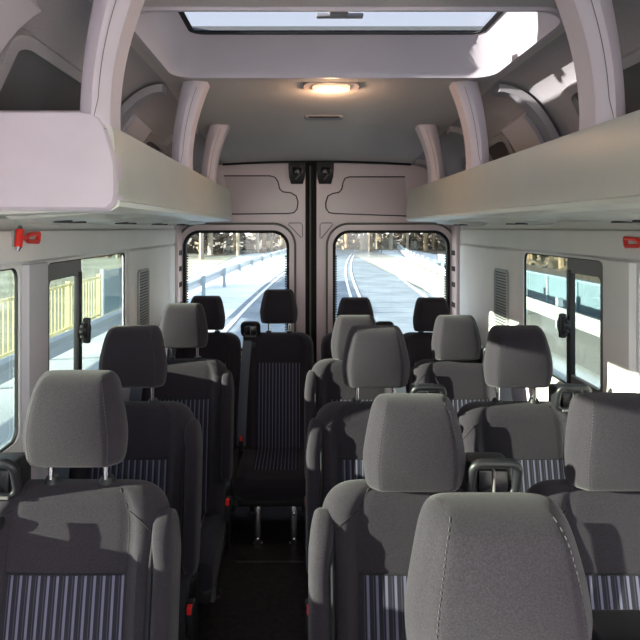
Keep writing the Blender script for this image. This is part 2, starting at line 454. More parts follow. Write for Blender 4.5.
for s, nm in ((-1, 'left'), (1, 'right')):
    for (y0, y1, a0, a1, which) in ((1.45, 2.02, 0.60, 1.16, 'front'), (2.72, 3.36, 0.66, 1.16, 'rear')):
        root = empty('upper_side_panel', shell_pt(s, (a0+a1)/2, (y0+y1)/2)); 
        tag(root, 'dark tinted %s panel in a grey frame high on the %s side above the rack' % (which, nm), 'panel')
        build('panel', shell_patch(s, a0-0.03, a1+0.03, y0-0.02, y1+0.02, 0.012, 10, 14), M['darkpanel'], root, world=True)
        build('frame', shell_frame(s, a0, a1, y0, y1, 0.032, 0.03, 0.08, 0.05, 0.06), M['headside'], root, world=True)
    for (p0, p1, pa) in ((1.02, 1.36, 0.30), (2.36, 2.62, 0.55)):
        pd = shell_patch(s, pa, 1.35, p0, p1, 0.05, 14, 8, 0.05)
        bmesh.ops.bevel(pd, geom=[e for e in pd.edges if e.calc_face_angle(0) > 0.9], offset=0.02, segments=3, affect='EDGES')
        tag(build('trim_%d' % tn, pd, M['well']), kind='structure'); tn += 1
    # ribs curling from the post tops to the wall
    for y in (2.30, 3.04, 3.9):
        rb = shell_patch(s, -0.0, 1.45, y-0.035 if y < 3.5 else y-0.02, y+0.035 if y < 3.5 else y+0.02, 0.030 if y != 2.30 else 0.045, 24, 4, 0.03)
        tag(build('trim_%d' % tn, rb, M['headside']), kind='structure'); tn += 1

# luggage racks
def rack(s, y0, y1, label, cap_near):
    xin = XC+s*0.555
    W = HW-0.555-0.004
    root = empty('luggage_rack', (XC+s*0.77, (y0+y1)/2, 0.04)); tag(root, label, 'luggage rack')
    prof = [(0.004, 0.046), (-0.008, 0.060), (-0.012, 0.095), (-0.004, 0.150), (0.000, 0.222), (0.006, 0.238), (0.020, 0.243), (0.046, 0.232), (0.040, 0.085), (W, 0.070), (W, 0.026), (0.10, 0.038), (0.03, 0.040)]
    poly = [(xin+s*o, z) for o, z in prof]
    body = prism(poly, y0, y1)
    build('tray', body, M['rack'], root, world=True, angle=20)
    # ridge lip along the lower edge
    lp = loft([[Vector((xin+s*o, y, z)) for o, z in ((0.006, 0.040), (-0.012, 0.050), (-0.015, 0.062), (-0.009, 0.066), (0.01, 0.060))] for y in (y0, y1-0.0)])
    build('edge_lip', lp, mat('rack_lip', (0.55, 0.56, 0.50), 0.3), root, world=True)
    # underside service panels (reading-light / air modules) with ribs
    for k, yy in enumerate(lin(y0+0.30, y1-0.40, 4)):
        ub = loft([[Vector((xin+s*o, y, z)) for o, z in ((0.09, 0.042), (0.11, 0.028-d), (0.30, 0.014-d), (0.33, 0.034))] for y, d in ((yy-0.17, -0.008), (yy-0.15, 0.0), (yy+0.10, 0.004), (yy+0.15, -0.008))])
        p_ = build('service_panel', ub, M['rack'], root, world=True)
        for q in range(2): 
            nb = B(); bmesh.ops.create_cone(nb, cap_ends=True, segments=16, radius1=0.026, radius2=0.022, depth=0.008, matrix=Matrix.Translation((xin+s*0.21, yy-0.07+q*0.1, 0.018)))
            build('air_nozzle', nb, M['grilled'], p_, world=True)
    # end caps
    def cap(yc, t, zt):
        P = [(-0.010, 0.072), (-0.006, 0.052), (0.010, 0.038), (W, 0.040), (W, zt), (0.075, zt), (0.046, zt-0.004), (0.028, zt-0.014), (0.016, zt-0.034), (0.004, zt-0.075), (-0.008, 0.15), (-0.010, 0.09)]
        cx = sum(p[0] for p in P)/len(P); cz = sum(p[1] for p in P)/len(P)
        rings = []
        for y, k in ((yc, 0.0), (yc+0.004*(1 if t > 0 else -1), -0.004), (yc+0.02*(1 if t > 0 else -1), -0.010), (yc+t, -0.004)):
            pass
        sg = 1 if t > 0 else -1
        for y, kk in ((yc, 0.955), (yc+sg*0.006, 0.98), (yc+sg*0.018, 1.0), (yc+t, 1.0)):
            rings.append([Vector((xin+s*(cx+(o-cx)*(kk if o < W-0.001 else 1)), y, cz+(z-cz)*(kk-0.03 if kk < 1 else 1))) for o, z in P])
        build('end_cap', loft(rings), M['lilac'], root, world=True, angle=50)
    if cap_near: cap(y0-0.02, 0.06, 0.272)
    cap(y1+0.02, -0.04, 0.250)
    return root
rack(-1, 1.34, 3.60, 'long pale plastic luggage rack on the left with a rounded lilac end cap', True)
rack(1, 0.45, 3.60, 'long greenish grey luggage rack along the right side over the windows', True)

# posts between rack and roof
def post(s, y, label):
    ztop = ceil_pt(XC+s*0.5, y).z
    zb = 0.215
    root_x = XC+s*0.56
    rings = []; seam = []
    N = 14
    for i in range(N+1):
        t = i/N; z = zb+(ztop-zb)*t
        inn = 0.562-0.070*t**1.7+0.010*math.sin(PI*t)
        w = 0.064+0.034*t**2+0.01*(1-t)**3
        dep = 0.045
        ring = []
        pts = [(0.012, -dep), (w*0.5, -dep-0.010), (w-0.012, -dep), (w, -dep+0.014), (w, dep), (0, dep), (0, -dep+0.014)]
        ring = [Vector((XC+s*(inn+o), y+dy, z)) for o, dy in pts]
        rings.append(ring)
        if 0 < i < N: seam.append((XC+s*(inn+w*0.30+0.08*max(0, 0.22-t)), y-dep-0.0078, z))
    bm = loft(rings)
    o = empty('roof_post', (XC+s*0.56, y, zb)); tag(o, label, 'post')
    build('cover', bm, M['lilac'], o, world=True, angle=35)
    seam = [(seam[0][0]-s*0.03, seam[0][1]+0.003, seam[0][2]-0.015)]+seam
    build('seam', tube(seam, 0.0008, 6), M['winframe'], o, world=True)
for s, nm in ((-1, 'left'), (1, 'right')):
    post(s, 1.375 if s < 0 else 1.375, 'large lilac roof post standing on the %s rack, nearest the camera' % nm)
    post(s, 2.34, 'middle lilac roof post on the %s rack beside the skylight' % nm)
    post(s, 3.04, 'rearmost small lilac roof post on the %s rack near the doors' % nm)

# ceiling lamp and slot
lp = empty('ceiling_lamp', (0.132, 2.43, 0.58)); tag(lp, 'small lit oval lamp in the headliner behind the skylight', 'lamp')
def ceil_plate(x0, x1, y0, y1, r, t0, t1, name, m, parent):
    P = rr_path(x0, x1, y0, y1, r)
    bm = loft([[ceil_pt(x, y, -t0) for x, y in P], [ceil_pt(x*0.96+(x0+x1)/2*0.04, y*0.9+(y0+y1)/2*0.1, -t1) for x, y in P]])
    return build(name, bm, m, parent, world=True)
ceil_plate(0.015, 0.252, 2.33, 2.455, 0.04, -0.002, 0.012, 'housing', M['lamp'], lp)
ceil_plate(0.055, 0.212, 2.35, 2.435, 0.03, 0.010, 0.019, 'lens', mat('lamp_lens', (0.6, 0.45, 0.36), 0.3, emit=(1.0, 0.55, 0.3), estr=0.5), lp)
ceil_plate(0.098, 0.170, 2.37, 2.415, 0.02, 0.017, 0.023, 'bulb', M['bulb'], lp)
l = bpy.data.lights.new('lamp_light', 'POINT'); l.energy = 1.2; l.color = (1, 0.62, 0.35); l.shadow_soft_size = 0.03
lo = bpy.data.objects.new('lamp_light', l); C.objects.link(lo); lo.location = (0, 0, -0.03); lo.parent = lp
sl = empty('ceiling_vent', (0.12, 2.9, 0.55)); tag(sl, 'thin grey slot vent in the headliner between lamp and doors', 'vent')
ceil_plate(0.025, 0.222, 2.86, 2.93, 0.02, -0.002, 0.010, 'cover', M['headside'], sl)
ceil_plate(0.045, 0.202, 2.855, 2.875, 0.006, 0.008, 0.012, 'slot', M['labelink'], sl)
# edge seam of the headliner at the doors
tag(build('trim_50', tube([(XC+dx, 4.055, zc(4.05)-0.02*(dx/FLAT)**2-0.004) for dx in lin(-0.66, 0.66, 24)], 0.010, 8), M['rubber']), kind='structure')

# hammers
def hammer(x, y, z, s, label):
    root = empty('emergency_hammer', (x, y, z)); tag(root, label, 'emergency hammer')
    u = Vector((0, 1, 0)); w = Vector((0, 0.22, 1)).normalized(); n = Vector((-s, 0, 0))
    c = Vector((0, 0, 0))+n*0.014
    build('head', tube([c-w*0.026, c+w*0.026], 0.0115, 14), M['red'], root)
    for sg in (-1, 1):
        build('steel_tip', tube([c+w*sg*0.026, c+w*sg*0.032, c+w*sg*0.038], 0.0095, 12, taper=0.45), M['chrome'], root)
    hb = B(); d = u if s < 0 else u
    add_tube(hb, [c+d*0.008, c+d*0.045], 0.007, 10)
    for sg in (-1, 1):
        add_tube(hb, [c+d*0.04, c+d*0.06+w*sg*0.010, c+d*0.125+w*sg*0.013], 0.007, 10)
    add_tube(hb, [c+d*0.125-w*0.013, c+d*0.125+w*0.013], 0.007, 10)
    build('handle', hb, M['red'], root)
    bb = B(); add_box(bb, min(0, -s*0.006), max(0, -s*0.006), -0.018, 0.03, -0.025, 0.025, 0.002)
    build('bracket', bb, M['grille'], root)
    return root
hammer(XL+0.032, 1.67, -0.030, -1, 'red emergency hammer on the left wall under the rack')
hammer(XR-0.032, 1.75, -0.046, 1, 'red emergency hammer at the right edge above the window')

# rear doors
def rear_door(n, x0, x1, wx0, wx1, s, label):
    root = empty('door_%d' % n, ((x0+x1)/2, Y_DOOR, -1.76)); tag(root, label, kind='structure')
    ztop = 0.475
    f = lambda u, v, w: Vector((u, Y_DOOR+w, v))
    WZ0, WZ1 = -0.86, -0.030
    bm = ring_plate(f, (x0, x1, -1.77, ztop), (wx0-0.012, wx1+0.012, WZ0, WZ1+0.012), 0, 0.115, 0.04)
    build('door_skin', bm, M['metal'], root, world=True, smooth=False)
    # raised shoulder around the window
    build('window_surround', ring_plate(lambda u, v, w: f(u, v, w-0.018), (wx0-0.055, wx1+0.055, WZ0-0.05, WZ1+0.060), (wx0-0.008, wx1+0.008, WZ0, WZ1+0.008), 0.155, 0.115, 0.02), M['metal'], root, world=True)
    build('seal_bead', tube([f(u, v, -0.018) for u, v in rr_path(wx0-0.055, wx1+0.055, WZ0-0.05, WZ1+0.060, 0.155, 8)], 0.008, 8, closed=True), M['bead'], root, world=True)
    gk = build('window_gasket', ring_plate(lambda u, v, w: f(u, v, w-0.022), (wx0-0.014, wx1+0.014, WZ0-0.01, WZ1+0.014), (wx0+0.006, wx1-0.006, WZ0+0.01, WZ1-0.006), 0.115, 0.10, 0.045), M['rubber'], root, world=True)
    g = build('window_pane', box(wx0-0.005, wx1+0.005, Y_DOOR+0.012, Y_DOOR+0.016, WZ0, WZ1+0.005), M['rglass'], root, world=True)
    # dotted frit on both sides
    fb = B()
    for k in range(34):
        z = WZ0+0.06+k*0.018
        for xx in (wx0+0.013, wx1-0.013):
            add_box(fb, xx-0.006, xx+0.006, Y_DOOR+0.008, Y_DOOR+0.011, z, z+0.010)
    build('frit_dots', fb, M['rubber'], g, smooth=False, world=True)
    hb = B()
    for k in range(22):
        z = WZ0+0.05+k*0.035; add_box(hb, wx0+0.02, wx1-0.02, Y_DOOR+0.010, Y_DOOR+0.0106, z, z+0.0006)
    build('heating_wires', hb, mat('heating_wire_%d' % n, (0.35, 0.33, 0.3), 0.5), g, smooth=False, world=True)
    # pressed recess outline
    def P(px, py): return Vector(((px-299)/578*Y_DOOR, Y_DOOR-0.002, (228-py)/578*Y_DOOR))
    if s < 0: o = [(224, 176), (270, 176), (275, 177.5), (278, 182), (279.5, 189), (283, 192), (291, 193), (296, 196), (298, 202), (297, 209), (294, 212.5), (288, 213.5), (232, 214)]
    else: o = [(405, 177), (349, 177), (345, 178.5), (343, 183), (342, 189), (339, 192.5), (333, 193.5), (328, 196), (326, 202), (326, 208), (329, 212.5), (335, 213.5), (408, 216)]
    build('panel_crease', tube([P(*q) for q in o], 0.0048, 8), M['labelink'], root, world=True)
    pb = B(); q = [P(*k)+Vector((0, -0.003, 0)) for k in o]
    vs = [pb.verts.new(p) for p in q]; pb.faces.new(vs)
    e = bmesh.ops.extrude_face_region(pb, geom=list(pb.faces))
    for v in e['geom']:
        if isinstance(v, bmesh.types.BMVert): v.co.y += 0.004
    build('pressed_panel', pb, mat('pressed_panel_paint_%d' % n, (0.58, 0.48, 0.49), 0.25, spec=0.6), root, smooth=False, world=True)
    tri = [(287, 223), (302.5, 223), (302.5, 239)] if s < 0 else [(334, 223), (320, 223), (320, 240)]
    tp = []
    for i in range(3):
        a = Vector((*tri[i], 0)); b_ = Vector((*tri[(i+1) % 3], 0)); c = Vector((*tri[i-1], 0))
        tp.append(a+(c-a).normalized()*2); tp.append(a+(b_-a).normalized()*2)
    build('corner_crease', tube([P(p.x, p.y) for p in tp], 0.0032, 6, closed=True), mat('crease_shade_%d' % n, (0.16, 0.13, 0.14), 0.5), root, world=True)
    # latch
    lx = (297 if s < 0 else 325)
    a = P(lx, 160); lb = loft([[Vector((a.x+dx*w, Y_DOOR-yy, z)) for dx, yy in ((-1, 0), (-1, t), (1, t), (1, 0))] for z, w, t in ((0.475, 0.060, 0.05), (0.42, 0.060, 0.06), (0.36, 0.056, 0.05), (0.312, 0.042, 0.03))])
    lt = build('door_latch', lb, M['black'], root, world=True)
    k2 = box(a.x-0.03, a.x+0.03, Y_DOOR-0.068, Y_DOOR-0.055, 0.375, 0.425, bev=0.006); build('striker', k2, M['blackgloss'], lt, world=True)
    k2 = tube([(a.x+0.038, Y_DOOR-0.04, 0.44), (a.x+0.038, Y_DOOR-0.06, 0.40), (a.x-0.01, Y_DOOR-0.064, 0.34)], 0.006, 8); build('latch_lever', k2, M['winframe'], lt, world=True)
    return root
rear_door(1, -0.905, 0.045, -0.805, -0.082, -1, 'left rear door in pinkish painted metal with a rounded window')
rear_door(2, 0.125, 1.165, 0.252, 1.052, 1, 'right rear door in pinkish painted metal with a rounded window')
cs = B(); add_box(cs, 0.045, 0.125, Y_DOOR+0.01, Y_DOOR+0.05, -1.77, 0.475)
add_tube(cs, [(0.060, Y_DOOR, -1.76), (0.060, Y_DOOR, 0.47)], 0.012, 10); add_tube(cs, [(0.100, Y_DOOR, -1.76), (0.100, Y_DOOR, 0.47)], 0.012, 10)
tag(build('trim_51', cs, M['rubber']), 'black rubber seal between the rear doors', kind='structure')
cs = B(); add_tube(cs, [(0.080, Y_DOOR-0.006, -1.76), (0.080, Y_DOOR-0.006, 0.44)], 0.006, 10)
tag(build('trim_52', cs, M['bead']), kind='structure')
# rear frame outside the doors
rb = B(); add_box(rb, XL-0.06, -0.895, Y_DOOR+0.02, Y_DOOR+0.09, -1.78, 0.62); add_box(rb, 1.155, XR+0.06, Y_DOOR+0.02, Y_DOOR+0.09, -1.78, 0.62); add_box(rb, XL-0.06, XR+0.06, Y_DOOR+0.02, Y_DOOR+0.09, 0.44, 0.66)
add_box(rb, XL-0.06, XR+0.06, Y_DOOR+0.02, Y_DOOR+0.09, -1.9, -1.76)
tag(build('wall_back', rb, M['metal']), kind='structure')
# outer roof skin over the headliner (keeps daylight out of the cavity)
rs = B()
def skin(x0, x1, y0, y1): add_box(rs, x0, x1, y0, y1, 0.72, 0.735)
skin(XL-0.06, XR+0.06, Y_FRONT, GL[2]-0.02); skin(XL-0.06, XR+0.06, GL[3]+0.02, Y_DOOR+0.1)
skin(XL-0.06, GL[0]-0.02, GL[2]-0.02, GL[3]+0.02); skin(GL[1]+0.02, XR+0.06, GL[2]-0.02, GL[3]+0.02)
for s in (-1, 1):
    X = XC+s*(HW+0.055); add_box(rs, min(X, X+s*.01), max(X, X+s*.01), Y_FRONT, Y_DOOR+0.1, -0.05, 0.735)
tag(build('trim_53', rs, M['railw']), 'outer roof skin of the van', kind='structure')

# ------------------------------------------------------------------ seats
ST = 1.10      # backrest top above floor
def sgn(x): return -1 if x < 0 else 1
def tilt(z): return -(ST-z)*0.17
BW = 0.218
def bw(z):
    R_ = 0.095; d = z-(ST-R_)
    w = BW-0.012*max(0, (0.75-z))
    if d > 0:
        k = min(d/R_, 1.0); w = w-0.10*(1-(1-k**2.4)**(1/2.4))
    return w
def back_front(u, z):
    """front face of backrest"""
    au = abs(u)
    prof = max(0.0, 1-au**9)**0.5
    top = 1.0
    d = z-(ST-0.05)
    if d > 0: top = max(0.0, 1-(d/0.05)**2)**0.5
    bol = 0.030*max(0.0, min(1.0, (au-0.61)/0.15))**1.2*(1-0.7*max(0, min(1, (z-0.96)/0.12)))
    lumbar = 0.016*math.sin(PI*min(1, max(0, (z-0.42)/0.62)))*(1-au**2)
    groove = -0.007*math.exp(-((au-0.64)/0.03)**2)
    return tilt(z)-(0.052+bol+lumbar+groove)*prof*top
def back_back(u, z):
    au = abs(u); prof = max(0.0, 1-au**9)**0.5; top = 1.0; d = z-(ST-0.05)
    if d > 0: top = max(0.0, 1-(d/0.05)**2)**0.5
    return tilt(z)+0.045*prof*top
def nus(n): return [math.sin(PI/2*(-1+2*i/(n-1))) for i in range(n)]
def zs(n, z0, z1): return [z0+(z1-z0)*math.sin(PI/2*i/(n-1)) for i in range(n)]
def seat_back():
    bm = B(); us = nus(49); vz = zs(36, 0.40, ST)
    sheet(lambda u, z: Vector((u*bw(z), back_front(u, z), z)), us, vz, bm)
    sheet(lambda u, z: Vector((u*bw(z), back_back(u, z), z)), us, vz, bm)
    bmesh.ops.remove_doubles(bm, verts=list(bm.verts), dist=1e-5)
    bmesh.ops.holes_fill(bm, edges=[e for e in bm.edges if e.is_boundary], sides=0)
    return bm
UP = 0.605
def back_stripes():
    bm = B()
    def fr(u, z): return Vector((u*BW, back_front(u, z)-0.003, z))
    us = lin(-UP, UP, 15); vz = lin(0.43, 0.928, 14)
    sheet(fr, us, vz, bm)
    e = bmesh.ops.extrude_face_region(bm, geom=list(bm.faces))
    for v in e['geom']:
        if isinstance(v, bmesh.types.BMVert): v.co.y += 0.006
    return bm
def back_seams():
    bm = B()
    for s in (-1, 1):
        pts = [Vector((s*0.63*bw(z), back_front(0.63, z)-0.0005, z)) for z in lin(0.44, ST-0.008, 26)]
        add_tube(bm, pts, 0.0034, 6)
        # shoulder seam from the centre seam out over the bolster
        pts = []
        for k in range(9):
            u = 0.63+0.37*k/8; z = ST-0.045-0.09*(k/8)**2
            pts.append(Vector((s*u*bw(z), back_front(u, z)-0.0005, z)))
        add_tube(bm, pts, 0.0018, 6)
    add_tube(bm, [Vector((u*bw(0.930), back_front(u, 0.930)-0.001, 0.930)) for u in lin(-0.62, 0.62, 13)], 0.0022, 6)
    return bm
HRW = 0.118
def hr_w(t):   # half width by height fraction
    base = 0.110+0.009*math.sin(PI*min(1, t/0.35)/2) if t < 0.35 else 0.119-0.030*((t-0.35)/0.65)**1.4
    return base
def hr_pt(u, t, side):
    """side -1 front, +1 back"""
    au = abs(u); H = 0.212
    z = t*H
    k = 1.0
    edge = 1.0
    if t > 0.80: q = (t-0.80)/0.20; edge = max(0, 1-q**3)**(1/2.2); k = 1-0.20*(1-max(0, 1-q**2.4)**(1/2.4))
    if t < 0.10: q = (0.10-t)/0.10; edge = max(0, 1-q**3)**(1/2.2); k = 1-0.12*(1-max(0, 1-q**2.6)**(1/2.6))
    q0 = au-0.77
    ramp = 0.5*(q0+math.sqrt(q0*q0+0.035**2))          # soft crease at the seam
    prof = (1-0.04*au*au-2.9*ramp)*max(0, 1-max(0, (au-0.93)/0.07)**2)**0.5
    if side > 0: prof = max(0, 1-au**6)**0.45
    th = 0.052 if side < 0 else 0.044
    bulge = 0.012*(1-u*u)*math.sin(PI*t) if side < 0 else 0.004
    yc = -0.012*math.sin(PI*t)+0.012*(t-0.5)
    return Vector((u*hr_w(t)*k, yc+side*(th+bulge)*prof*edge, z))
def headrest_mesh():
    bm = B(); us = nus(41); ts = [0.5-0.5*math.cos(PI*i/32) for i in range(33)]
    sheet(lambda u, t: hr_pt(u, t, -1), us, ts, bm); sheet(lambda u, t: hr_pt(u, t, 1), us, ts, bm)
    bmesh.ops.remove_doubles(bm, verts=list(bm.verts), dist=1e-5)
    return bm
def headrest_seam(side):
    bm = B()
    for s in (side,):
        n = 54
        P = [hr_pt(s*0.765, t, -1)+Vector((s*0.0003, -0.0006, 0)) for t in lin(0.05, 0.965, n)]
        for i in range(0, n-1, 2): add_tube(bm, [P[i], P[i+1]], 0.0007, 5)
    return bm
def cushion_mesh():
    bm = B(); us = nus(33)
    def prof_y(i, n):
        return i/(n-1)
    # loop around in the y-z plane: top from back to front, then underside
    rings = []
    for u in us:
        au = abs(u); e = max(0.0, 1-au**8)**0.4
        bol = 0.022*max(0, min(1, (au-0.62)/0.16))
        ring = []
        for (y, z) in ((-0.06, 0.40), (-0.12, 0.415), (-0.22, 0.418), (-0.32, 0.424), (-0.42, 0.430), (-0.50, 0.428), (-0.555, 0.408), (-0.575, 0.370), (-0.572, 0.320), (-0.54, 0.285), (-0.40, 0.280), (-0.20, 0.285), (-0.06, 0.295)):
            zm = 0.352
            zz = zm+(z-zm)*(0.35+0.65*e)+(bol*e if z > 0.39 else 0)
            yy = -0.30+(y+0.30)*(0.94+0.06*e)
            ring.append(Vector((u*0.222, yy, zz)))
        rings.append(ring)
    return loft(rings, bm=bm)
def cushion_stripes():
    bm = sheet(lambda u, y: Vector((u*0.222, y, 0.424+0.012*math.sin((y+0.10)*-4.2)*0.6+0.003)), lin(-0.58, 0.58, 12), lin(-0.13, -0.48, 10))
    e = bmesh.ops.extrude_face_region(bm, geom=list(bm.faces))
    for v in e['geom']:
        if isinstance(v, bmesh.types.BMVert): v.co.z -= 0.012
    return bm
def armrest_mesh(s):
    # stowed upright beside the backrest
    rings = []
    x0, x1 = s*(BW-0.022), s*(BW+0.030)
    N = 26
    for i in range(N+1):
        t = i/N; z = 0.56+0.492*t
        # rounded ends
        e = 1.0
        if t < 0.10: e = math.sqrt(max(0, 1-((0.10-t)/0.10)**2))
        if t > 0.88: e = math.sqrt(max(0, 1-((t-0.88)/0.12)**2))
        e = max(e, 0.08)
        yc = tilt(z)-0.030-0.008*math.sin(PI*t)-0.0; hd = 0.060*e; hwid = abs(x1-x0)/2*(0.55+0.45*e)
        cx = (x0+x1)/2-s*0.012*max(0, (t-0.8)/0.2)
        ring = [Vector((cx+hwid*math.copysign(abs(math.cos(a))**0.6, math.cos(a)), yc+hd*math.copysign(abs(math.sin(a))**0.7, math.sin(a)), z)) for a in [2*PI*k/20 for k in range(20)]]
        rings.append(ring)
    return loft(rings)
def armrest_piping(s):
    P = []
    for t in lin(0.0, 1.0, 26):
        z = 0.57+0.46*t; P.append(Vector((s*(BW-0.022), tilt(z)-0.085-0.006*math.sin(PI*t)+0.03*max(0, (t-0.85)/0.15), z)))
    return tube(P, 0.0045, 8)
def guide_mesh(s):
    """belt guide: open looped housing on the shoulder"""
    cx = s*0.175; bm = B()
    pth = rr_path(cx-0.052, cx+0.052, ST-0.012, ST+0.072, 0.022, 5)
    P = [Vector((x, -0.050-(z-ST)*0.35, z)) for x, z in pth]
    add_tube(bm, P, 0.0105, 10, closed=True)
    add_box(bm, cx-0.050, cx+0.050, -0.045, 0.03, ST-0.06, ST+0.060, 0.014, 3)
    add_box(bm, cx-0.030, cx+0.030, -0.085, -0.040, ST-0.080, ST-0.050, 0.008)
    return bm
def guide_slot(s):
    cx = s*0.175; return box(cx-0.033, cx+0.033, -0.056, -0.044, ST-0.004, ST+0.046, bev=0.002)
def guide_bar(s):
    cx = s*0.175; bm = B()
    add_box(bm, cx-0.002, cx+0.002, -0.064, -0.046, ST-0.006, ST+0.050, 0.001)
    add_tube(bm, [(cx-0.034, -0.060, ST-0.014), (cx+0.034, -0.060, ST-0.014)], 0.004, 8)
    return bm
def belt_mesh(s):
    cx = s*0.190
    bm = B(); P = []
    for t in lin(0, 1, 26):
        z = ST-0.03-(ST-0.03-0.46)*t
        x = cx+s*0.028*math.sin(t*PI*0.5)
        u = min(0.97, abs(x)/bw(z)); y = min(back_front(u, z), back_front(0.8, z))-0.020-0.03*(1-t)**3-0.004
        P.append((x, y, z))
    for i in range(len(P)-1): pass
    va = [[bm.verts.new((x-0.027, y, z)), bm.verts.new((x+0.027, y-0.002, z)), bm.verts.new((x+0.027, y-0.0045, z)), bm.verts.new((x-0.027, y-0.0025, z))] for x, y, z in P]
    for i in range(len(va)-1):
        for k in range(4): bm.faces.new((va[i][k], va[i][(k+1) % 4], va[i+1][(k+1) % 4], va[i+1][k]))
    bm.faces.new(va[0][::-1]); bm.faces.new(va[-1])
    return bm
def buckle_mesh(s):
    bm = B()
    x = s*0.238
    add_box(bm, x-0.013, x+0.013, -0.235, -0.185, 0.42, 0.52, 0.006)
    add_tube(bm, [(x, -0.19, 0.28), (x, -0.20, 0.34), (x, -0.21, 0.41)], 0.010, 8)
    return bm
def button_mesh(s):
    x = s*0.238; return box(x-0.008, x+0.008, -0.240, -0.222, 0.497, 0.524, bev=0.003)
def shell_mesh(s):
    """moulded side shield and pan"""
    bm = B(); add_box(bm, -0.21, 0.21, -0.53, -0.03, 0.245, 0.30, 0.015)
    for q in (-1, 1):
        x = q*0.216
        P = [(-0.53, 0.25), (-0.50, 0.32), (-0.16, 0.34), (-0.10, 0.52), (-0.02, 0.52), (0.0, 0.25)]
        t = B(); a = [t.verts.new((x-0.012, y, z)) for y, z in P]; b_ = [t.verts.new((x+0.012, y, z)) for y, z in P]; n = len(P)
        t.faces.new(a); t.faces.new(b_[::-1])
        for k in range(n): t.faces.new((a[k], b_[k], b_[(k+1) % n], a[(k+1) % n]))
        bmesh.ops.bevel(t, geom=list(t.edges), offset=0.006, segments=2, affect='EDGES')
        merge(bm, t)
    return bm
def leg_mesh(x, front):
    bm = B(); y = -0.47 if front else -0.08
    add_box(bm, x-0.018, x+0.018, y-0.018, y+0.018, 0.0, 0.25, 0.005)
    add_box(bm, x-0.03, x+0.03, y-0.035, y+0.035, 0.0, 0.012, 0.004)
    for z in (0.05, 0.19): add_box(bm, x-0.007, x+0.007, y-0.022, y-0.016, z-0.007, z+0.007, 0.002)
    return bm
def post_mesh(x, h=0.12):
    bm = tube([(x, 0.004, -0.10), (x, 0.002, 0.04)], 0.0065, 12); return bm
def sleeve_mesh(x):
    bm = B(); bmesh.ops.create_cone(bm, cap_ends=True, segments=18, radius1=0.020, radius2=0.014, depth=0.014, matrix=Matrix.Translation((x, 0.004-0.004, ST+0.004)))
    return bm
META = {}
def me_of(key, maker, m):
    if key not in META:
        o = build(key, maker(), M[m]); o2 = o.data
        # build() recentres parentless meshes: undo
        for v in o2.vertices: v.co += Vector(o.location)
        bpy.data.objects.remove(o); META[key] = o2
    return META[key]
def part(name, key, maker, m, parent, loc=(0, 0, 0)):
    o = bpy.data.objects.new(name, me_of(key, maker, m)); C.objects.link(o); o.parent = parent; o.location = loc
    return o
HR_Y = -0.012
def make_seat(name, x, y, top_z, label, lift=0.05, arm=0, guide=1, buckle=-1, group='charcoal passenger seats with striped panels'):
    fz = floor_z(y)
    root = empty(name, (x, y, top_z-ST)); tag(root, label, 'seat', group)
    bk = part('backrest', 'backrest', seat_back, 'fabric', root)
    part('striped_panel', 'striped_panel', back_stripes, 'stripe', bk)
    part('seam', 'seam', back_seams, 'seam', bk)
    for q in (-1, 1): part('post_sleeve', 'post_sleeve%d' % q, lambda: sleeve_mesh(q*0.065), 'black', bk)
    cu = part('seat_cushion', 'seat_cushion', cushion_mesh, 'fabric2', root)
    part('striped_panel', 'cushion_stripes', cushion_stripes, 'stripe', cu)
    hr = part('headrest', 'headrest', headrest_mesh, 'fabric', root, (0, HR_Y, ST+lift))
    for q in (-1, 1): part('stitching', 'stitching%d' % q, lambda: headrest_seam(q), 'stitch', hr)
    for q in (-1, 1): part('headrest_post', 'headrest_post%d' % q, lambda: post_mesh(q*0.065), 'chrome', hr)
    if arm:
        ar = part('armrest', 'armrest%d' % arm, lambda: armrest_mesh(arm), 'fabric', root)
        part('piping', 'piping%d' % arm, lambda: armrest_piping(arm), 'seam', ar)
    if guide:
        g = part('belt_guide', 'belt_guide%d' % guide, lambda: guide_mesh(guide), 'guide', root)
        part('slot', 'slot%d' % guide, lambda: guide_slot(guide), 'blackgloss', g)
        part('guide_bar', 'guide_bar%d' % guide, lambda: guide_bar(guide), 'winframe', g)
        part('seat_belt', 'seat_belt%d' % guide, lambda: belt_mesh(guide), 'belt', root)
    if buckle:
        b_ = part('belt_buckle', 'belt_buckle%d' % buckle, lambda: buckle_mesh(buckle), 'black', root)
        part('release_button', 'release_button%d' % buckle, lambda: button_mesh(buckle), 'redbtn', b_)
    part('seat_shell', 'seat_shell', lambda: shell_mesh(1), 'black', root)
    for q in (-1, 1):
        for fr in (0, 1): part('leg', 'leg%d%d' % (q, fr), lambda: leg_mesh(q*(0.10 if fr else 0.16), fr), 'chrome' if fr else 'black', root)
    return root
def pz(py, d): return (228-py)/578*d
def px(p, d): return (p-299)/578*d
R0, R1, R2, R3, R4 = 0.775, 1.375, 2.06, 2.82, 3.66
def T(y): return floor_z(y)+ST
make_seat('passenger_seat', 0.257, R0, T(R0), 'seat in the right foreground whose large headrest fills the lower right corner', 0.014, arm=-1, guide=1)
make_seat('passenger_seat', px(80, R1), R1, T(R1), 'single seat nearest the camera on the left side under the window', 0.050, arm=1, guide=-1, buckle=1)
make_seat('passenger_seat', px(412, R1), R1, T(R1), 'aisle seat of the nearest full right pair, just behind the foreground headrest', -0.006, arm=-1, guide=1)
make_seat('passenger_seat', px(611, R1), R1, T(R1), 'window seat cut by the right edge of the picture', -0.004, arm=0, guide=1)
make_seat('passenger_seat', px(135, R2), R2, T(R2), 'second single seat on the left, headrest before the sliding window', 0.060, arm=1, guide=-1, buckle=1)
make_seat('passenger_seat', px(375, R2), R2, T(R2), 'aisle seat of the middle right pair, headrest raised on chrome posts', 0.060, arm=-1, guide=1)
